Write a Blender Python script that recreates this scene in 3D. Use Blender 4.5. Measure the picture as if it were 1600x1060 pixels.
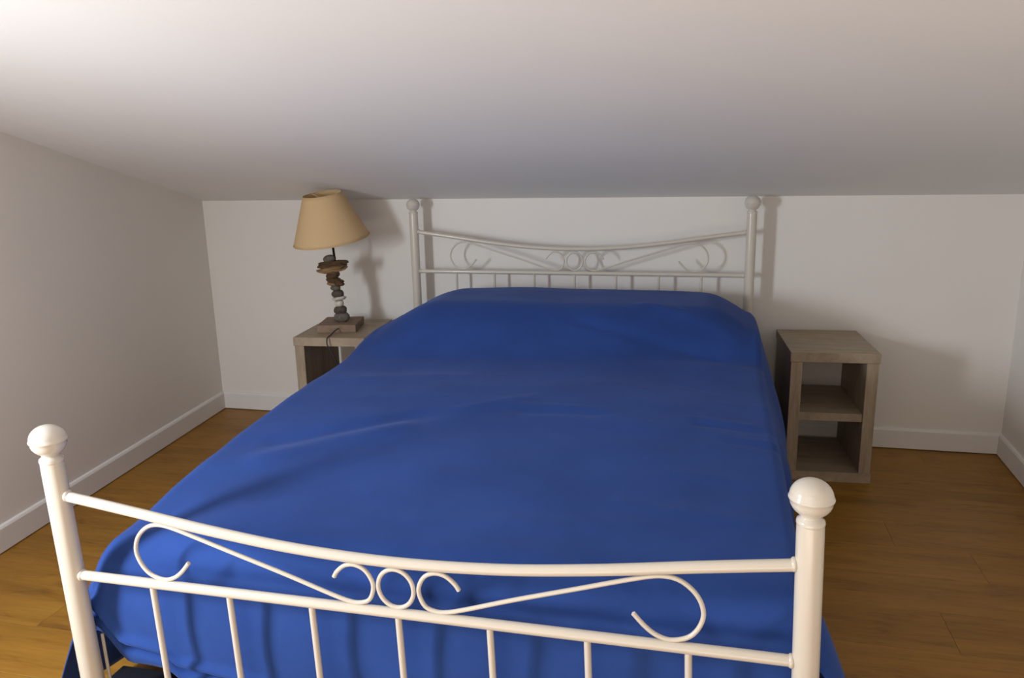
import bpy, bmesh, math, random
from mathutils import Vector, Matrix, noise

for o in list(bpy.data.objects):
    bpy.data.objects.remove(o, do_unlink=True)
S = bpy.context.scene
C = S.collection
rnd = random.Random(7)

# ------------------------------------------------------------------ camera
CAM = Vector((0.5488, -3.4094, 1.2719))
YAW, PITCH, ROLL, FPX = 0.2408, 0.2294, -0.0216, 1237.0
fwd = Vector((-math.sin(YAW)*math.cos(PITCH), math.cos(YAW)*math.cos(PITCH), -math.sin(PITCH)))
rt0 = Vector((math.cos(YAW), math.sin(YAW), 0)); up0 = rt0.cross(fwd)
rt = rt0*math.cos(ROLL) + up0*math.sin(ROLL)
up = up0*math.cos(ROLL) - rt0*math.sin(ROLL)
cd = bpy.data.cameras.new('camera'); cam = bpy.data.objects.new('camera', cd); C.objects.link(cam)
m = Matrix((rt, up, -fwd)).transposed().to_4x4(); m.translation = CAM
cam.matrix_world = m
cd.sensor_width = 36; cd.lens = FPX/1600*36; cd.clip_start = 0.02
S.camera = cam

# ------------------------------------------------------------------ light
S.view_settings.view_transform = 'Standard'
S.view_settings.look = 'None'
S.view_settings.gamma = 1
S.view_settings.use_curve_mapping = False
S.view_settings.exposure = 0.07
w = bpy.data.worlds.new('world'); S.world = w; w.use_nodes = True
w.node_tree.nodes['Background'].inputs[0].default_value = (0.6, 0.75, 1, 1)
w.node_tree.nodes['Background'].inputs[1].default_value = 0.3

def area(name, loc, target, sx, sy, power, col):
    d = bpy.data.lights.new(name, 'AREA'); d.shape = 'RECTANGLE'; d.size = sx; d.size_y = sy
    d.energy = power; d.color = col
    o = bpy.data.objects.new(name, d); C.objects.link(o); o.location = loc
    o.rotation_euler = (Vector(target)-Vector(loc)).to_track_quat('-Z', 'Y').to_euler()
    return o
# daylight from the window in the left wall, behind the camera
wl = area('window_daylight', (-1.50, -3.00, 1.03), (1.25, -0.8, 0.0), 0.28, 0.66, 35, (0.85, 0.925, 1.0))
wl.data.spread = math.radians(152)      # the reveal of the window keeps the light off its own wall
# broad warm fill added out of view before the closed rear wall
area('rear_fill', (-0.3, -4.45, 1.4), (0.0, -1.5, 1.2), 1.8, 0.9, 6, (1.0, 0.90, 0.80))
# unseen upward light added low down to brighten the ceiling
area('ceiling_uplight_fill', (0.15, -3.55, 0.12), (0.15, -2.7, 1.7), 2.0, 0.8, 23, (1.0, 0.86, 0.72))

# ------------------------------------------------------------------ helpers
def tag(o, label=None, cat=None, group=None, kind=None):
    if label: o['label'] = label
    if cat: o['category'] = cat
    if group: o['group'] = group
    if kind: o['kind'] = kind
    return o

def obj(name, bm, mat, parent=None, smooth=True, angle=0.6):
    me = bpy.data.meshes.new(name)
    bmesh.ops.recalc_face_normals(bm, faces=bm.faces)
    if smooth:
        for f in bm.faces: f.smooth = True
        for e in bm.edges:
            if len(e.link_faces) == 2 and e.calc_face_angle(0) > angle: e.smooth = False
    bm.to_mesh(me); bm.free()
    o = bpy.data.objects.new(name, me); C.objects.link(o)
    if mat: me.materials.append(mat)
    if parent: o.parent = parent
    return o

def empty(name, loc=(0, 0, 0), rz=0):
    o = bpy.data.objects.new(name, None); C.objects.link(o); o.location = loc
    o.rotation_euler = (0, 0, rz); o.empty_display_size = 0.1
    return o

def add_box(bm, x0, x1, y0, y1, z0, z1, bev=0.0, seg=2):
    r = bmesh.ops.create_cube(bm, size=1)
    vs = r['verts']
    for v in vs:
        v.co = Vector((x0+(v.co.x+.5)*(x1-x0), y0+(v.co.y+.5)*(y1-y0), z0+(v.co.z+.5)*(z1-z0)))
    if bev > 0:
        es = list({e for v in vs for e in v.link_edges})
        bmesh.ops.bevel(bm, geom=es, offset=bev, segments=seg, profile=0.6, affect='EDGES')

def box(*a, **k):
    bm = bmesh.new(); add_box(bm, *a, **k); return bm

def add_lathe(bm, prof, cx, cy, n=40, shear=None):
    rings = []
    for r, z in prof:
        ox = shear(z) if shear else 0
        if r < 1e-5:
            rings.append([bm.verts.new((cx+ox, cy, z))])
        else:
            rings.append([bm.verts.new((cx+ox+r*math.cos(2*math.pi*i/n), cy+r*math.sin(2*math.pi*i/n), z)) for i in range(n)])
    for a, b in zip(rings, rings[1:]):
        for i in range(n):
            j = (i+1) % n
            if len(a) == 1 and len(b) > 1: bm.faces.new((a[0], b[i], b[j]))
            elif len(b) == 1 and len(a) > 1: bm.faces.new((a[i], a[j], b[0]))
            elif len(a) > 1: bm.faces.new((a[i], a[j], b[j], b[i]))

def catmull(p, n):
    out = []; p = [Vector(q) for q in p]
    P = [2*p[0]-p[1]] + p + [2*p[-1]-p[-2]]
    for i in range(1, len(P)-2):
        for k in range(n):
            t = k/n; a, b, c, d = P[i-1:i+3]
            out.append(0.5*((2*b)+(c-a)*t+(2*a-5*b+4*c-d)*t*t+(3*b-a-3*c+d)*t**3))
    out.append(p[-1]); return out

def add_tube(bm, pts, r, n=12, closed=False, cap=True):
    pts = [Vector(p) for p in pts]; N = len(pts)
    rad = r if callable(r) else (lambda t: r)
    rings = []; prev = None
    for i, p in enumerate(pts):
        if closed: t = (pts[(i+1) % N]-pts[i-1]).normalized()
        else: t = (pts[min(i+1, N-1)]-pts[max(i-1, 0)]).normalized()
        if prev is None:
            a = Vector((0, 1, 0)) if abs(t.y) < .9 else Vector((1, 0, 0))
            u = t.cross(a).normalized()
        else:
            u = (prev - t*prev.dot(t)).normalized()
        prev = u; v = t.cross(u)
        R = rad(i/max(1, N-1))
        rings.append([bm.verts.new(p+R*(math.cos(2*math.pi*k/n)*u+math.sin(2*math.pi*k/n)*v)) for k in range(n)])
    for i in range(N if closed else N-1):
        a, b = rings[i], rings[(i+1) % N]
        for k in range(n):
            bm.faces.new((a[k], a[(k+1) % n], b[(k+1) % n], b[k]))
    if cap and not closed:
        for ring, s in ((rings[0], pts[0]-pts[1]), (rings[-1], pts[-1]-pts[-2])):
            c = sum((v.co for v in ring), Vector())/n
            cv = bm.verts.new(c+s.normalized()*rad(0)*0.55)
            for k in range(n): bm.faces.new((ring[k], ring[(k+1) % n], cv))

def tube(pts, r, **k):
    bm = bmesh.new(); add_tube(bm, pts, r, **k); return bm

# ------------------------------------------------------------------ materials
def mat(name, col, rough=0.5, spec=0.5, metal=0.0):
    m = bpy.data.materials.new(name); m.use_nodes = True
    b = m.node_tree.nodes['Principled BSDF']
    b.inputs['Base Color'].default_value = (*col, 1); b.inputs['Roughness'].default_value = rough
    b.inputs['Specular IOR Level'].default_value = spec; b.inputs['Metallic'].default_value = metal
    return m, m.node_tree, b

def srgb(r, g, b):
    f = lambda c: (c/255/12.92) if c/255 <= .04045 else ((c/255+.055)/1.055)**2.4
    return (f(r), f(g), f(b))

def N(nt, t, **kw):
    n = nt.nodes.new(t)
    for k, v in kw.items():
        if k in n.inputs: n.inputs[k].default_value = v
        else: setattr(n, k, v)
    return n

def noise_bump(nt, b, scale, strength, dist, detail=3, vec=None):
    n = N(nt, 'ShaderNodeTexNoise', Scale=scale, Detail=detail)
    tc = N(nt, 'ShaderNodeTexCoord')
    nt.links.new(vec or tc.outputs['Object'], n.inputs['Vector'])
    bp = N(nt, 'ShaderNodeBump', Strength=strength, Distance=dist)
    nt.links.new(n.outputs['Fac'], bp.inputs['Height'])
    nt.links.new(bp.outputs['Normal'], b.inputs['Normal'])
    return n

def paint(name, col, var=0.03):
    m, nt, b = mat(name, col, 0.75, 0.25)
    noise_bump(nt, b, 220, 0.12, 0.001)
    tc = N(nt, 'ShaderNodeTexCoord')
    n = N(nt, 'ShaderNodeTexNoise', Scale=1.6, Detail=3)
    nt.links.new(tc.outputs['Object'], n.inputs['Vector'])
    r = N(nt, 'ShaderNodeValToRGB')
    r.color_ramp.elements[0].position = .3; r.color_ramp.elements[1].position = .7
    r.color_ramp.elements[0].color = (*[c*(1-var) for c in col], 1); r.color_ramp.elements[1].color = (*col, 1)
    nt.links.new(n.outputs['Fac'], r.inputs[0]); nt.links.new(r.outputs[0], b.inputs['Base Color'])
    return m

def wood(name, cols, stretch, scale, rough, bump=0.15, knots=False, per_object=0.0, spec=0.4):
    m, nt, b = mat(name, cols[0], rough, spec)
    tc = N(nt, 'ShaderNodeTexCoord'); oi = N(nt, 'ShaderNodeObjectInfo')
    off = N(nt, 'ShaderNodeVectorMath', operation='SCALE'); off.inputs['Scale'].default_value = 37.0
    cmb = N(nt, 'ShaderNodeCombineXYZ')
    for k in range(3): nt.links.new(oi.outputs['Random'], cmb.inputs[k])
    nt.links.new(cmb.outputs[0], off.inputs[0])
    ad = N(nt, 'ShaderNodeVectorMath', operation='ADD')
    nt.links.new(tc.outputs['Object'], ad.inputs[0]); nt.links.new(off.outputs[0], ad.inputs[1])
    mp = N(nt, 'ShaderNodeMapping'); mp.inputs['Scale'].default_value = stretch
    nt.links.new(ad.outputs[0], mp.inputs['Vector'])
    n1 = N(nt, 'ShaderNodeTexNoise', Scale=scale, Detail=6, Roughness=.6, Distortion=.6)
    n2 = N(nt, 'ShaderNodeTexNoise', Scale=scale*7, Detail=4, Roughness=.6)
    nt.links.new(mp.outputs[0], n1.inputs['Vector']); nt.links.new(mp.outputs[0], n2.inputs['Vector'])
    mx = N(nt, 'ShaderNodeMix'); mx.inputs[0].default_value = .35
    nt.links.new(n1.outputs['Fac'], mx.inputs[2]); nt.links.new(n2.outputs['Fac'], mx.inputs[3])
    r = N(nt, 'ShaderNodeValToRGB'); e = r.color_ramp.elements
    e[0].position = .34; e[1].position = .68; e[0].color = (*cols[0], 1); e[1].color = (*cols[-1], 1)
    if len(cols) > 2:
        q = e.new(.5); q.color = (*cols[1], 1)
    nt.links.new(mx.outputs[0], r.inputs[0])
    out = r.outputs[0]
    if knots:
        mp2 = N(nt, 'ShaderNodeMapping'); mp2.inputs['Scale'].default_value = (2.2, 7.5, 2)
        nt.links.new(ad.outputs[0], mp2.inputs['Vector'])
        n3 = N(nt, 'ShaderNodeTexNoise', Scale=2.0, Detail=5, Roughness=.65, Distortion=1.0)
        nt.links.new(mp2.outputs[0], n3.inputs['Vector'])
        r3 = N(nt, 'ShaderNodeValToRGB'); r3.color_ramp.elements[0].position = .55; r3.color_ramp.elements[1].position = .74
        r3.color_ramp.elements[0].color = (1, 1, 1, 1); r3.color_ramp.elements[1].color = (.62, .56, .50, 1)
        nt.links.new(n3.outputs['Fac'], r3.inputs[0])
        mm = N(nt, 'ShaderNodeMix', data_type='RGBA', blend_type='MULTIPLY'); mm.inputs[0].default_value = 1
        nt.links.new(out, mm.inputs[6]); nt.links.new(r3.outputs[0], mm.inputs[7]); out = mm.outputs[2]
    if per_object:
        hs = N(nt, 'ShaderNodeHueSaturation')
        mr = N(nt, 'ShaderNodeMapRange'); mr.inputs['To Min'].default_value = 1-per_object; mr.inputs['To Max'].default_value = 1+per_object
        nt.links.new(oi.outputs['Random'], mr.inputs[0]); nt.links.new(mr.outputs[0], hs.inputs['Value'])
        nt.links.new(out, hs.inputs['Color']); out = hs.outputs[0]
    nt.links.new(out, b.inputs['Base Color'])
    bp = N(nt, 'ShaderNodeBump', Strength=bump, Distance=.0008)
    nt.links.new(n2.outputs['Fac'], bp.inputs['Height']); nt.links.new(bp.outputs['Normal'], b.inputs['Normal'])
    return m

M_WALL = paint('wall_paint', (0.84, 0.81, 0.765))
M_CEIL = paint('ceiling_paint', (0.84, 0.83, 0.815))
M_TRIM = paint('trim_paint', (0.82, 0.80, 0.77), 0.01)
M_FLOOR = wood('oak_laminate', [srgb(126, 85, 22), srgb(150, 105, 31), srgb(164, 119, 42)], (1.0, 9, 1), 1.8, 0.45, .10, True, 0.035)
M_GREY = wood('grey_oak_laminate', [srgb(134, 117, 96), srgb(158, 141, 118), srgb(172, 155, 132)], (2, 14, 2), 3.0, 0.5, .2)
M_GREYV = wood('grey_oak_laminate_upright', [srgb(134, 117, 96), srgb(158, 141, 118), srgb(172, 155, 132)], (14, 14, 1.5), 3.0, 0.5, .2)
M_BLOCK = wood('weathered_block_wood', [srgb(106, 88, 72), srgb(134, 112, 93), srgb(148, 126, 106)], (3, 14, 6), 4.0, 0.7, .35)
M_DRIFT = wood('dark_driftwood', [srgb(48, 34, 22), srgb(80, 58, 36), srgb(104, 78, 52)], (6, 30, 30), 3.0, 0.8, .6)
M_DRIFTL = wood('tan_driftwood', [srgb(104, 80, 52), srgb(136, 108, 74), srgb(158, 130, 94)], (6, 30, 30), 3.0, 0.8, .6)
M_METAL, _, _b = mat('cream_enamelled_metal', (0.62, 0.57, 0.49), 0.28, 0.5)
_b.inputs['Coat Weight'].default_value = .25; _b.inputs['Coat Roughness'].default_value = .12
M_METAL2, _, _b = mat('cream_enamelled_metal_ball', (0.64, 0.60, 0.53), 0.16, 0.5)
_b.inputs['Coat Weight'].default_value = .5; _b.inputs['Coat Roughness'].default_value = .08
M_DARK, _, _ = mat('black_cord', (0.012, 0.011, 0.010), 0.5)
M_SUB, _, _ = mat('subfloor_board', srgb(120, 84, 36), .8, .2)
M_ROD, _, _ = mat('black_rod', (0.010, 0.008, 0.007), 0.8, .15)
M_MATT, _, _ = mat('mattress_ticking', (0.6, 0.6, 0.58), 0.9, .1)
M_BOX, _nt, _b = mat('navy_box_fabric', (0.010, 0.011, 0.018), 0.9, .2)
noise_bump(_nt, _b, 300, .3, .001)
M_BRASS, _, _ = mat('pale_wire', (0.7, 0.62, 0.48), 0.35)

def stone_mat(name, c):
    m, nt, b = mat(name, c, .8, .3)
    tc = N(nt, 'ShaderNodeTexCoord'); n = N(nt, 'ShaderNodeTexNoise', Scale=60, Detail=6)
    nt.links.new(tc.outputs['Object'], n.inputs['Vector'])
    r = N(nt, 'ShaderNodeValToRGB'); r.color_ramp.elements[0].position = .3; r.color_ramp.elements[1].position = .7
    r.color_ramp.elements[0].color = (*[x*.7 for x in c], 1); r.color_ramp.elements[1].color = (*[min(1, x*1.25) for x in c], 1)
    nt.links.new(n.outputs['Fac'], r.inputs[0]); nt.links.new(r.outputs[0], b.inputs['Base Color'])
    bp = N(nt, 'ShaderNodeBump', Strength=.3, Distance=.001); nt.links.new(n.outputs['Fac'], bp.inputs['Height'])
    nt.links.new(bp.outputs['Normal'], b.inputs['Normal'])
    return m
M_STONE_G = stone_mat('grey_stone', srgb(104, 97, 88))
M_STONE_D = stone_mat('dark_stone', srgb(84, 76, 66))
M_STONE_B = stone_mat('brown_stone', srgb(112, 92, 72))
M_STONE_W = stone_mat('white_stone', srgb(205, 200, 188))

# linen lamp shade
M_SHADE, nt, b = mat('beige_linen_shade', srgb(234, 206, 160), .9, .1)
tc = N(nt, 'ShaderNodeTexCoord')
wv = N(nt, 'ShaderNodeTexNoise', Scale=1.0, Detail=2); mp = N(nt, 'ShaderNodeMapping'); mp.inputs['Scale'].default_value = (350, 350, 900)
nt.links.new(tc.outputs['Object'], mp.inputs[0]); nt.links.new(mp.outputs[0], wv.inputs['Vector'])
bp = N(nt, 'ShaderNodeBump', Strength=.25, Distance=.0006); nt.links.new(wv.outputs['Fac'], bp.inputs['Height']); nt.links.new(bp.outputs[0], b.inputs['Normal'])
tr = N(nt, 'ShaderNodeBsdfTranslucent'); tr.inputs[0].default_value = (*srgb(225, 188, 130), 1)
ms = N(nt, 'ShaderNodeMixShader'); ms.inputs[0].default_value = .3
out = nt.nodes['Material Output']
nt.links.new(b.outputs[0], ms.inputs[1]); nt.links.new(tr.outputs[0], ms.inputs[2]); nt.links.new(ms.outputs[0], out.inputs[0])

# blue bedspread cloth
BL = (0.023, 0.062, 0.250)
M_BLUE, nt, b = mat('royal_blue_cotton', BL, .88, .12)
b.inputs['Sheen Weight'].default_value = .15; b.inputs['Sheen Roughness'].default_value = .4
b.inputs['Sheen Tint'].default_value = (.45, .55, 1, 1)
tc = N(nt, 'ShaderNodeTexCoord')
n = N(nt, 'ShaderNodeTexNoise', Scale=5, Detail=5, Roughness=.6); nt.links.new(tc.outputs['Object'], n.inputs['Vector'])
r = N(nt, 'ShaderNodeValToRGB'); r.color_ramp.elements[0].position = .35; r.color_ramp.elements[1].position = .65
r.color_ramp.elements[0].color = (*[x*.9 for x in BL], 1); r.color_ramp.elements[1].color = (*[x*1.07 for x in BL], 1)
nt.links.new(n.outputs['Fac'], r.inputs[0]); nt.links.new(r.outputs[0], b.inputs['Base Color'])
mp = N(nt, 'ShaderNodeMapping'); mp.inputs['Scale'].default_value = (60, 900, 900)
n2 = N(nt, 'ShaderNodeTexNoise', Scale=1, Detail=2)
nt.links.new(tc.outputs['Object'], mp.inputs[0]); nt.links.new(mp.outputs[0], n2.inputs['Vector'])
bp = N(nt, 'ShaderNodeBump', Strength=.3, Distance=.0005); nt.links.new(n2.outputs['Fac'], bp.inputs['Height'])
n4 = N(nt, 'ShaderNodeTexNoise', Scale=14, Detail=4, Roughness=.55); nt.links.new(tc.outputs['Object'], n4.inputs['Vector'])
bp2 = N(nt, 'ShaderNodeBump', Strength=.25, Distance=.006); nt.links.new(n4.outputs['Fac'], bp2.inputs['Height'])
nt.links.new(bp2.outputs[0], bp.inputs['Normal']); nt.links.new(bp.outputs[0], b.inputs['Normal'])

# ------------------------------------------------------------------ setting
YB = 0.11                       # face of the knee wall
ROOF = 0.242                    # slope of the roof
Z0 = 1.078                      # height of the knee wall
YR = -4.7
def roof(y): return Z0 + ROOF*(YB-y)
XL, XR = -1.887, 1.783
AL = math.radians(6.0)          # left wall leans in towards the viewer
AR = math.radians(-2.5)
def struct(name, bm, m, **k):
    return tag(obj(name, bm, m, smooth=False, **k), kind='structure')

struct('wall_back', box(XL-.15, XR+.15, YB, YB+.1, -.05, Z0+.02), M_WALL)
def side_wall(name, x0, a, sgn):
    bm = bmesh.new()
    Lw = (YB-YR)/math.cos(a) + .1
    dx, dy = math.sin(a), -math.cos(a)
    nx, ny = (-math.cos(a)*1.0, -math.sin(a)) if sgn < 0 else (math.cos(a), math.sin(a))
    A = Vector((x0, YB, 0)); B = A + Vector((dx, dy, 0))*Lw
    T = Vector((nx, ny, 0))*.1
    pts = []
    for p in (A, B, B+T, A+T):
        pts.append((bm.verts.new((p.x, p.y, -.05)), bm.verts.new((p.x, p.y, roof(p.y)+.03))))
    for i in range(4):
        j = (i+1) % 4
        bm.faces.new((pts[i][0], pts[j][0], pts[j][1], pts[i][1]))
    bm.faces.new([p[0] for p in pts]); bm.faces.new([p[1] for p in pts])
    struct(name, bm, M_WALL)
    return dx, dy, nx, ny, Lw
sl = side_wall('wall_left', XL, AL, -1)
sr = side_wall('wall_right', XR, AR, 1)
struct('wall_rear', box(-2.1, 2.1, YR-.1, YR, -.05, roof(YR)+.03), M_WALL)
# sloping ceiling slab, meeting the knee wall
bm = bmesh.new()
add_box(bm, -2.1, 2.2, YR-.1, YB+.12, 0, .1)
for v in bm.verts: v.co.z += roof(v.co.y)
struct('ceiling', bm, M_CEIL)

# baseboards with an eased top edge
def baseboard(name, A, d, n, L, mname=M_TRIM):
    bm = bmesh.new(); h = .092; t = .013
    prof = [(0, 0.004), (t, 0.004), (t, h-.010), (t-.004, h-.003), (t-.009, h), (0, h)]
    ends = []
    for s in (0, L):
        ends.append([bm.verts.new((A[0]+d[0]*s+n[0]*q, A[1]+d[1]*s+n[1]*q, z)) for q, z in prof])
    k = len(prof)
    for i in range(k): bm.faces.new((ends[0][i], ends[0][(i+1) % k], ends[1][(i+1) % k], ends[1][i]))
    bm.faces.new(ends[0]); bm.faces.new(ends[1])
    return struct(name, bm, mname)
baseboard('baseboard_back', (XL, YB), (1, 0), (0, -1), XR-XL)
baseboard('baseboard_left', (XL, YB), sl[:2], (-sl[2], -sl[3]), sl[4]-.1)
baseboard('baseboard_right', (XR, YB), sr[:2], (-sr[2], -sr[3]), sr[4]-.1)

# floor: sub-floor slab with oak planks running across the room
fl = struct('floor', box(-2.0, 2.1, YR-.05, YB+.05, -.06, -.0045), M_SUB)
PW, PL = 0.192, 1.285
x_lo, x_hi = -1.98, 2.05
row = 0; y = YB+.02
while y > YR:
    y1 = max(y-PW, YR)
    x = x_lo - rnd.random()*PL
    while x < x_hi:
        a, b_ = max(x, x_lo), min(x+PL, x_hi)
        if b_-a > .02:
            # planks are clipped to the slanting left wall so that none pokes through it
            g = .00025
            bm = bmesh.new()
            add_box(bm, a+g-(a+b_)/2, b_-g-(a+b_)/2, y1+g-(y+y1)/2, y-g-(y+y1)/2, -.004, 0)
            top = [e for e in bm.edges if all(v.co.z > -.001 for v in e.verts)]
            bmesh.ops.bevel(bm, geom=top, offset=.0004, segments=1, affect='EDGES')
            p = obj('plank', bm, M_FLOOR, fl, smooth=False); p.location = ((a+b_)/2, (y+y1)/2, 0)
        x += PL
    y -= PW; row += 1

# ------------------------------------------------------------------ bed
HX = 0.735; YF = -2.15; DZ = 0.3348
bed = empty('bed_frame')
tag(bed, 'cream enamelled metal double bed frame with ball-topped posts and scrollwork', 'bed')

def post_prof(zb, r, R):
    # zb = height of the ball's widest line (a raised seam)
    k = R/.0365
    P = [(0, zb+.0315*k)]
    for i in range(1, 9):
        a = math.pi/2*(1-i/9)
        P.append((R*.955*math.cos(a), zb+.002+.0295*k*math.sin(a)))
    P += [(R*.96, zb+.0022), (R, zb+.0006), (R, zb-.0022), (R*.955, zb-.0036)]
    for a in (12, 24, 36, 46, 54):
        t = math.radians(a); P.append((R*.955*math.cos(t), zb-.003-.031*k*math.sin(t)))
    P += [(r*.72, zb-.0320*k), (r*.74, zb-.0345*k), (r*.97, zb-.0385*k), (r*1.03, zb-.042*k), (r*1.03, zb-.0455*k), (r*.985, zb-.048*k)]
    return P
def shear_f(z): return 0.030*(0.56-z)
def make_post(x, y, zb, r, R, shear=None):
    P = post_prof(zb, r, R)
    i0 = len(P)-1
    bm = bmesh.new()
    body = [P[i0], (r, P[i0][1]-.02), (r, .40), (r, .03), (r*.98, .028)]
    add_lathe(bm, body, x, y, 40, shear)
    o = obj('post', bm, M_METAL, bed, angle=.9)
    bm = bmesh.new(); add_lathe(bm, P, x, y, 48, shear)
    # little set-screw dimple ring at the collar is left plain
    f = obj('finial', bm, M_METAL2, o, angle=1.2)
    bm = bmesh.new()
    add_lathe(bm, [(0, .034), (r*1.1, .034), (r*1.15, .03), (r*1.18, .004), (r*1.05, 0), (0, 0)], x+(shear(0.02) if shear else 0), y, 32)
    obj('foot_cap', bm, M_DARK, o)
    return o
make_post(-HX, YF, .7246, .0228, .0365, shear_f)
make_post(HX, YF, .7246, .0222, .0362, shear_f)
make_post(-HX, 0, 1.0591, .0200, .0310)
make_post(HX, 0, 1.0591, .0205, .0335)

RTOP = [(-.735, .6045), (-.517, .5785), (-.402, .5610), (-.291, .5490), (-.149, .5365), (0, .5300), (.149, .5365), (.291, .5490), (.402, .5610), (.517, .5785), (.735, .6045)]
RTOP = [(-.735, .6050), (-.56, .5815), (-.38, .5560), (-.20, .5370), (0, .5295), (.20, .5370), (.38, .5560), (.56, .5815), (.735, .6050)]
SCR = [(.126, .4860), (.118, .4985), (.101, .5125), (.080, .5160), (.060, .5070), (.0475, .4860), (.0470, .4660), (.0570, .4450), (.076, .4370), (.098, .4375),
       (.136, .4480), (.229, .4790), (.347, .5155), (.417, .5375), (.469, .5530), (.498, .5580), (.523, .5545), (.543, .5420), (.558, .5240),
       (.566, .5020), (.565, .4810), (.554, .4580), (.537, .4430), (.510, .4360), (.486, .4425), (.466, .4575), (.446, .4800)]
def board(y, dz, sh, kr):
    P = lambda x, z: (x+(sh(z) if sh else 0), y, z+dz)
    nm = 'footboard' if dz == 0 else 'headboard'
    obj('top_rail', tube([P(a, b) for a, b in [tuple(v) for v in catmull([(x, z) for x, z in RTOP], 8)]], .0108*kr, n=16), M_METAL, bed)
    obj('lower_rail', tube([P(-.735, .4235), P(-.3, .4235), P(.3, .4235), P(.735, .4235)], .0105*kr, n=16), M_METAL, bed)
    bot = .060 if dz == 0 else .13
    obj('bottom_rail', tube([P(-.735, bot), P(0, bot), P(.735, bot)], .0125, n=16), M_METAL, bed)
    for s in (-1, 1):
        pts = [P(s*a, b) for a, b in [tuple(v) for v in catmull(SCR, 6)]]
        obj('scroll', tube(pts, .0044*kr, n=12), M_METAL, bed)
    obj('ring', tube([P(.0355*math.cos(2*math.pi*i/48), .4755+.0395*math.sin(2*math.pi*i/48)) for i in range(48)], .0044*kr, n=12, closed=True), M_METAL, bed)
    for x in (-.541, -.363, -.181, 0, .181, .363, .541):
        obj('spindle', tube([P(x, .4235), P(x, .35), P(x, bot)], .0066*kr, n=14), M_METAL, bed)
    # weld blobs where the rails meet the posts
    for s in (-1, 1):
        for z in (.6035, .4235):
            bm = bmesh.new(); bmesh.ops.create_uvsphere(bm, u_segments=16, v_segments=10, radius=.0128*kr)
            for v in bm.verts:
                v.co.x *= .6; v.co += Vector(P(s*(.735-.0235), z))
            obj('weld', bm, M_METAL, bed)
# weld is thinner at the headboard
board(YF, 0, shear_f, 1.0)
board(0, DZ, None, .86)
for s in (-1, 1):
    obj('side_rail', box(s*.675-.013, s*.675+.013, -2.06, -.01, .235, .28, bev=.003), M_METAL, bed)
obj('cross_bar', box(-.688, .688, -2.085, -2.061, .235, .28, bev=.003), M_METAL, bed)
obj('cross_bar', box(-.688, .688, -.045, -.020, .235, .28, bev=.003), M_METAL, bed)
obj('bracket', tube([(-.708, -2.118, .03), (-.712, -2.118, .262)], .0035, n=8), M_METAL, bed)
for k in range(13):
    yy = -.13-k*.148
    obj('slat', box(-.658, .658, yy-.03, yy+.03, .262, .2745, bev=.002), M_GREY, bed, smooth=False)

mat_o = obj('mattress', box(-.69, .70, -2.06, -.06, .275, .455, bev=.03, seg=3), M_MATT)
tag(mat_o, 'pale mattress lying on the bed slats hidden beneath the blue bedspread', 'mattress')

# ------------------------------------------------------------------ bedspread
def ss(a, b, x):
    t = max(0, min(1, (x-a)/(b-a))); return t*t*(3-2*t)
CREASES = [  # x0,y0,x1,y1,width,amp
    (.50, -1.27, .72, -1.28, .009, .0060), (.52, -1.30, .74, -1.315, .012, -.0060), (.60, -1.37, .75, -1.38, .008, .0050), (.60, -1.40, .76, -1.41, .010, -.0050),
    (.60, -1.13, .74, -1.13, .009, .0035), (-.02, -1.26, .33, -1.25, .010, .0045), (.02, -1.30, .30, -1.285, .014, -.0045),
    (-.22, -1.36, .10, -1.16, .022, .004), (-.62, -1.62, -.12, -1.30, .030, -.007), (-.60, -1.72, -.20, -1.42, .035, .006),
    (.44, -.95, .62, -1.03, .014, -.003), (.10, -.20, .50, -.17, .018, .004), (.46, -1.60, .68, -1.62, .012, .003),
    (.05, -.60, .66, -.72, .020, -.008), (.30, -.46, .70, -.62, .022, .007), (-.10, -1.95, .5, -1.85, .03, .003),
    (-.35, -.55, .05, -.62, .03, -.003), (-.60, -1.05, -.15, -1.0, .03, .003), (.35, -1.78, .7, -1.80, .02, .003)]
def topz(x, y):
    e = abs(x-.01)/.72
    base = .490 + .058*ss(-2.1, -.95, y) + .016*(1-min(1, e)**2.2)
    # the two pillows under the cover
    pv = .35*ss(-1.0, -.45, y)+.65*ss(-.86+.10*ss(.0, .6, x), -.46, y)
    wl = ss(-.84, -.46, x); wr = 1-ss(.56, .86, x)
    amp = .155*(0.06+.94*wl)*(0.25+.75*wr)
    dip = .004*math.exp(-((x-.02)/.12)**2)
    base += pv*(amp-dip) - .018*ss(-.25, -.02, y)
    # slight trough in front of the pillows
    base -= .012*math.exp(-((y+.70)/.06)**2)*ss(-.2, .6, x)
    base -= .035*ss(-.45, -.72, x)*ss(-1.70, -2.05, y)
    for x0, y0, x1, y1, w_, a_ in CREASES:
        dx, dy = x1-x0, y1-y0; L2 = dx*dx+dy*dy
        t = ((x-x0)*dx+(y-y0)*dy)/L2
        q = max(0, min(1, t)); d = math.hypot(x-x0-q*dx, y-y0-q*dy)
        wob = 1+.5*noise.noise(Vector((x*6, y*6, 3)))
        base += a_*math.exp(-(d/(w_*wob))**2)*(1-ss(.75, 1, abs(2*t-1)))
    base += .006*noise.noise(Vector((x*2.1, y*2.6, 1.7))) + .0022*noise.noise(Vector((x*5, y*11, 5.1)))
    return base

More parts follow.
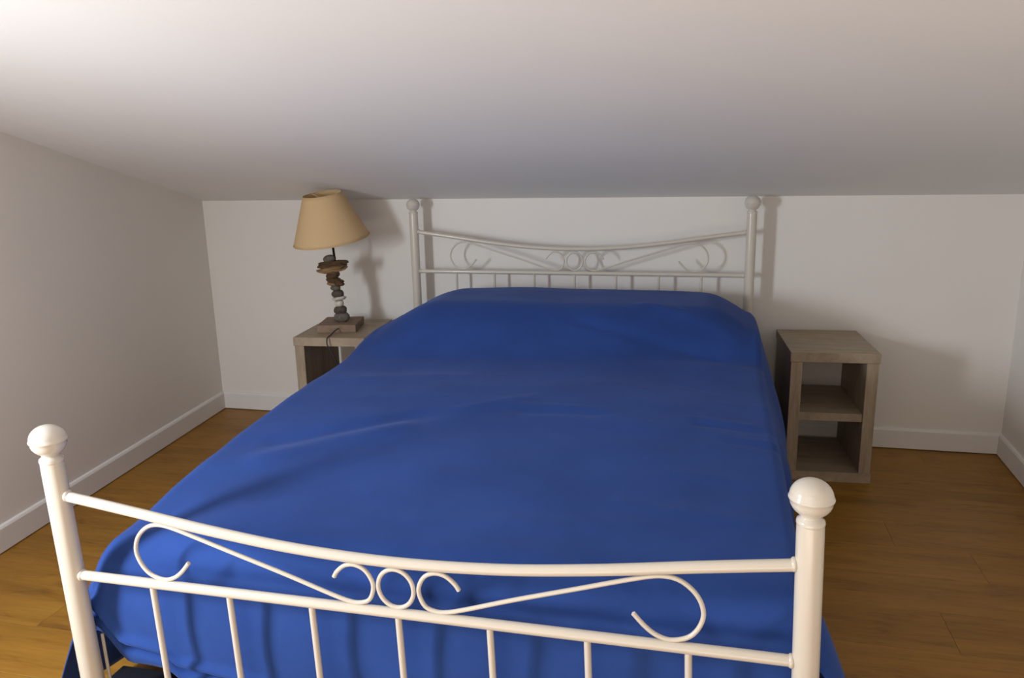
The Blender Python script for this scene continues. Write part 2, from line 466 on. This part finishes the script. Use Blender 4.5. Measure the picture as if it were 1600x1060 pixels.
XE_R = 0.757
def xe_l(y): return -.752 + .012*ss(-1.0, -2.1, y)
RX, RXR, RY = .058, .034, .075
Y_HEAD, Y_FOOT = -.022, -2.098
def cover():
    bm = bmesh.new()
    # parameter along: list of (kind, y-frac, drop)
    V = []
    for k in range(8): V.append(('h', None, (8-k)/8))                       # falls behind, at the headboard
    for k in range(6): V.append(('ha', math.pi/2*(1-k/6), 0))
    nt_ = 120
    for k in range(nt_+1): V.append(('t', k/nt_, 0))
    for k in range(1, 9): V.append(('fa', math.pi/2*k/8, 0))
    nf = 70
    for k in range(1, nf+1): V.append(('f', None, k/nf))
    U = []
    nh = 26
    for k in range(nh): U.append(('l', None, (nh-k)/nh))
    for k in range(8): U.append(('la', math.pi/2*(1-k/8), 0))
    nu = 96
    for k in range(nu+1): U.append(('t', k/nu, 0))
    for k in range(1, 9): U.append(('ra', math.pi/2*k/8, 0))
    for k in range(1, nh+1): U.append(('r', None, k/nh))
    ya, yb = Y_HEAD-RY, Y_FOOT+RY
    grid = {}
    for j, (kv, av, dv) in enumerate(V):
        for i, (ku, au, du) in enumerate(U):
            if ku in 'lr' and kv in 'hf' and len(ku) == 1 and len(kv) == 1: continue
            if kv == 't': y = ya+(yb-ya)*av; dy = 0
            elif kv == 'ha': y = ya+RY*math.sin(av); dy = RY*(1-math.cos(av))
            elif kv == 'h': y = Y_HEAD; dy = RY
            elif kv == 'fa': y = yb-RY*math.sin(av); dy = RY*(1-math.cos(av))
            else: y = Y_FOOT; dy = RY
            xl = xe_l(y)
            a, b_ = xl+RX, XE_R-RXR
            if ku == 't': x = a+(b_-a)*au; dx = 0
            elif ku == 'la': x = a-RX*math.sin(au); dx = RX*(1-math.cos(au))
            elif ku == 'ra': x = b_+RXR*math.sin(au); dx = RXR*(1-math.cos(au))
            elif ku == 'l': x = xl; dx = RX
            else: x = XE_R; dx = RXR
            zt = topz(max(a, min(b_, x)), max(yb, min(ya, y)))
            z = zt-dx-dy
            if ku in ('l', 'r'):
                # hanging side
                sg = -1 if ku == 'l' else 1
                bot = .035+.012*noise.noise(Vector((y*3, sg, 0)))
                z = z+(bot-z)*du
                fl_ = (.030*du + .026*du**1.2*(1-ss(-1.6, -1.1, y)) + .072*min(1, du*2.1)*ss(-1.6, -.7, y)) if ku == 'r' else .045*du**1.3
                fold = .020*du**.8*math.sin(y*13+3*noise.noise(Vector((y*2, sg*3, .5)))+sg)
                fold += .008*du*math.sin(y*31+2)
                fl_ += (.11*du**.6 if ku == 'r' else .125*du**.7)*ss(-1.72, -2.08, y)
                if ku == 'r': fold *= 1-.97*ss(-.9, -.5, y)
                if ku == 'r': fold += 0*math.exp(-((y+.62)/.08)**2)*math.sin(math.pi*min(1, du*1.4))
                x += sg*(fl_+fold*(.35+.65*du))
                if sg < 0: x = min(x, xl-.002)
                else: x = max(x, XE_R+.002)
            if kv == 'f':
                hem = .135+.05*math.exp(-((x+.66)/.20)**2)+.085*ss(-.655, -.735, x)+.01*math.sin(x*9)-.022*ss(-.57, -.53, x)
                if x > .1: hem = .12+.012*math.sin(x*8)
                z = z+(hem-z)*dv
                # body bulges, then a double fold runs just above the hem
                hz = z-hem
                y += -.010*math.sin(math.pi*min(1, dv*1.1)) + .010*noise.noise(Vector((x*5, z*2.2, 8)))*min(1, dv*3)
                cr = .045+.012*math.sin(x*14)
                cv_ = 1-ss(-.30, .05, x)
                y += cv_*(.020*math.exp(-((hz-cr)/.006)**2) - .013*math.exp(-((hz-cr-.018)/.012)**2) - .009*math.exp(-((hz-cr*.45)/(cr*.4))**2))
            if kv == 'h': z = z+(.40-z)*dv
            grid[i, j] = bm.verts.new((x, y, z))
    for j in range(len(V)-1):
        for i in range(len(U)-1):
            k = [(i, j), (i+1, j), (i+1, j+1), (i, j+1)]
            if all(q in grid for q in k): bm.faces.new([grid[q] for q in k])
    bm.normal_update()
    o = obj('bedspread', bm, M_BLUE, angle=3)
    # the sheet may come out inside-out; thickness goes inwards
    md = o.modifiers.new('thickness', 'SOLIDIFY'); md.thickness = .003; md.offset = 0
    return o
cv = cover()
tag(cv, 'royal blue cotton bedspread draped over the whole bed and its pillows', 'bedspread')

# ------------------------------------------------------------------ bedside tables
def bedside(loc, rz, label, cover_no):
    t = empty('bedside_table', loc, rz)
    tag(t, label, 'bedside table', 'grey wood cube tables beside the bed')
    W, D, H = .322, .405, .518
    w2 = W/2
    obj('top', box(-w2, w2, -D/2, D/2, H-.038, H, bev=.0012, seg=1), M_GREY, t, smooth=False)
    for s in (-1, 1):
        xa, xb = (-w2+.004, -w2+.004+.042) if s < 0 else (w2-.004-.042, w2-.004)
        obj('side_panel', box(xa, xb, -D/2+.003, D/2-.002, .04, H-.0382, bev=.001, seg=1), M_GREYV, t, smooth=False)
    obj('shelf', box(-w2+.0462, w2-.0462, -D/2+.012, D/2-.004, .245, .277, bev=.001, seg=1), M_GREY, t, smooth=False)
    obj('bottom_panel', box(-w2, w2, -D/2, D/2, 0, .0398, bev=.0012, seg=1), M_GREY, t, smooth=False)
    return t
t_r = bedside((1.032, -.122, 0), math.radians(3.0), 'grey wood open cube table on the right of the bed, nothing on it', 1)
t_l = bedside((-1.030, -.168, 0), math.radians(5.0), 'grey wood open cube table on the left of the bed, carrying the lamp', 2)

# ------------------------------------------------------------------ lamp
lamp = empty('table_lamp', (-1.043, -.185, .518), 0)
tag(lamp, 'table lamp of stacked pebbles and driftwood with a crooked beige conical shade', 'lamp')
bm = box(-.086, .086, -.098, .098, 0, .034, bev=.003)
bmesh.ops.subdivide_edges(bm, edges=bm.edges[:], cuts=2, use_grid_fill=True)
for v in bm.verts:
    v.co += Vector((noise.noise(v.co*18), noise.noise(v.co*18+Vector((5, 0, 0))), .5*noise.noise(v.co*20+Vector((0, 9, 0)))))*.0022*(1 if v.co.z > .004 else 0)
o = obj('base_block', bm, M_BLOCK, lamp); o.rotation_euler = (0, 0, math.radians(13)); o.location = (0, .01, 0)
SX = .000482; Q = .00286/6.62
def zz(y): return .564+(790-y)*Q - .518 - .012
def pebble(name, x0, x1, y0, y1, m, tilt=0, seed=0, depth=.85, pw=2.3, amp=.10, detail=3, dyo=0):
    bm = bmesh.new(); bmesh.ops.create_icosphere(bm, subdivisions=4, radius=1)
    a = (x1-x0)/2*SX*.93; c = (y1-y0)/2*Q*1.06; b_ = a*depth
    for v in bm.verts:
        p = v.co.copy()
        s = (abs(p.x)**pw+abs(p.y)**pw+abs(p.z)**pw)**(-1/pw)
        p *= s*(1+amp*noise.noise(p*1.3+Vector((seed*7.3, 0, 0)))+amp*.45*noise.noise(p*3.5+Vector((0, seed*3.1, 0))))
        v.co = Vector((p.x*a, p.y*b_, p.z*c))
    o = obj(name, bm, m, lamp)
    o.location = (((x0+x1)/2-316)*SX+.002, dyo, zz((y0+y1)/2)); o.rotation_euler = (0, math.radians(tilt), 0)
    return o
pebble('stone', 250, 418, 688, 796, M_STONE_G, -3, 1, .8, 2.0)
pebble('stone', 260, 391, 626, 710, M_STONE_D, -2, 2, .9, 2.4)
tag(pebble('stone', 274, 363, 568, 634, M_STONE_W, -4, 3, .9, 2.6), 'white pebble')
tag(pebble('stone', 247, 396, 524, 568, M_STONE_W, -8, 4, .8, 2.3), 'flat white pebble')
pebble('stone', 250, 369, 457, 542, M_STONE_D, 2, 5, .9, 2.3)
pebble('stone', 244, 342, 408, 466, M_STONE_G, 0, 6, .9, 2.3)
tag(pebble('driftwood', 214, 340, 368, 416, M_DRIFTL, 2, 7, .7, 2.4, .2), 'short tan driftwood piece')
pebble('driftwood', 196, 392, 328, 400, M_DRIFT, 17, 8, .5, 2.2, .34)
pebble('driftwood', 208, 344, 262, 337, M_DRIFT, -8, 9, .7, 2.3, .2)
tag(pebble('driftwood', 122, 410, 218, 274, M_DRIFTL, -9, 10, .32, 3.4, .38), 'long tan driftwood piece')
pebble('driftwood', 126, 416, 158, 222, M_DRIFT, -5, 11, .28, 4.0, .36)
pebble('stone', 188, 316, 94, 172, M_STONE_G, -8, 12, .8, 2.1)
# rod, bulb holder, bulb and shade
top_l = Vector((-.012, 0, .45))
obj('rod', tube([(0, 0, .03), (-.003, 0, .30), (-.012, 0, .44)], .0052, n=12), M_ROD, lamp)
TILT = math.radians(-4.2)
def shade():
    n = 72; bm = bmesh.new()
    r0, r1, h = .168, .084, .205
    rings = []
    prof = []
    for k in range(13):
        t = k/12; prof.append((r0+(r1-r0)*t, h*t))
    prof2 = [(r-.0016, z) for r, z in reversed(prof)]
    add_lathe(bm, prof+prof2+[prof[0]], 0, 0, n)
    bmesh.ops.remove_doubles(bm, verts=bm.verts, dist=1e-5)
    return bm
so = obj('lamp_shade', shade(), M_SHADE, lamp, angle=2)
so.location = (-.013, .005, .402); so.rotation_euler = (math.radians(9), TILT, 0)
for r_, z_ in ((.168, .0015), (.084, .2035)):
    obj('shade_rim', tube([(r_*math.cos(2*math.pi*i/72), r_*math.sin(2*math.pi*i/72), z_) for i in range(72)], .0016, n=8, closed=True), M_SHADE, so)
bm = bmesh.new()
for k in range(3):
    a = k*2*math.pi/3+.5
    add_tube(bm, [(.014*math.cos(a), .014*math.sin(a), .182), (.082*math.cos(a), .082*math.sin(a), .203)], .0013, n=6)
add_tube(bm, [(.014*math.cos(2*math.pi*i/20), .014*math.sin(2*math.pi*i/20), .182) for i in range(20)], .0016, n=6, closed=True)
tag(obj('shade_frame', bm, M_BRASS, so), 'pale wire shade carrier')
bm = bmesh.new()
add_lathe(bm, [(0, .408), (.017, .408), (.019, .411), (.019, .44), (.016, .448), (0, .448)], -.012, 0, 24)
obj('bulb_socket', bm, M_ROD, lamp)
M_BULB, _, _ = mat('frosted_bulb', (.85, .85, .82), .2)
bm = bmesh.new()
add_lathe(bm, [(.012, .447), (.014, .46), (.024, .480), (.028, .498), (.026, .515), (.016, .530), (0, .534)], -.012, 0, 24)
obj('bulb', bm, M_BULB, lamp)
# cord from the block, over the front edge of the table and down behind the bed
cord = catmull([(.032, -.078, .020), (.032, -.102, .018), (.030, -.150, .006), (.031, -.178, .004), (.033, -.1925, -.004), (.037, -.197, -.03), (.066, -.200, -.08), (.082, -.204, -.13),
                (.105, -.206, -.19), (.125, -.203, -.27), (.120, -.203, -.38), (.105, -.2, -.48)], 8)
cord = [(p.x, p.y-.010, p.z) for p in cord]
obj('cord', tube(cord, .0026, n=10), M_DARK, lamp)

# ------------------------------------------------------------------ under-bed box
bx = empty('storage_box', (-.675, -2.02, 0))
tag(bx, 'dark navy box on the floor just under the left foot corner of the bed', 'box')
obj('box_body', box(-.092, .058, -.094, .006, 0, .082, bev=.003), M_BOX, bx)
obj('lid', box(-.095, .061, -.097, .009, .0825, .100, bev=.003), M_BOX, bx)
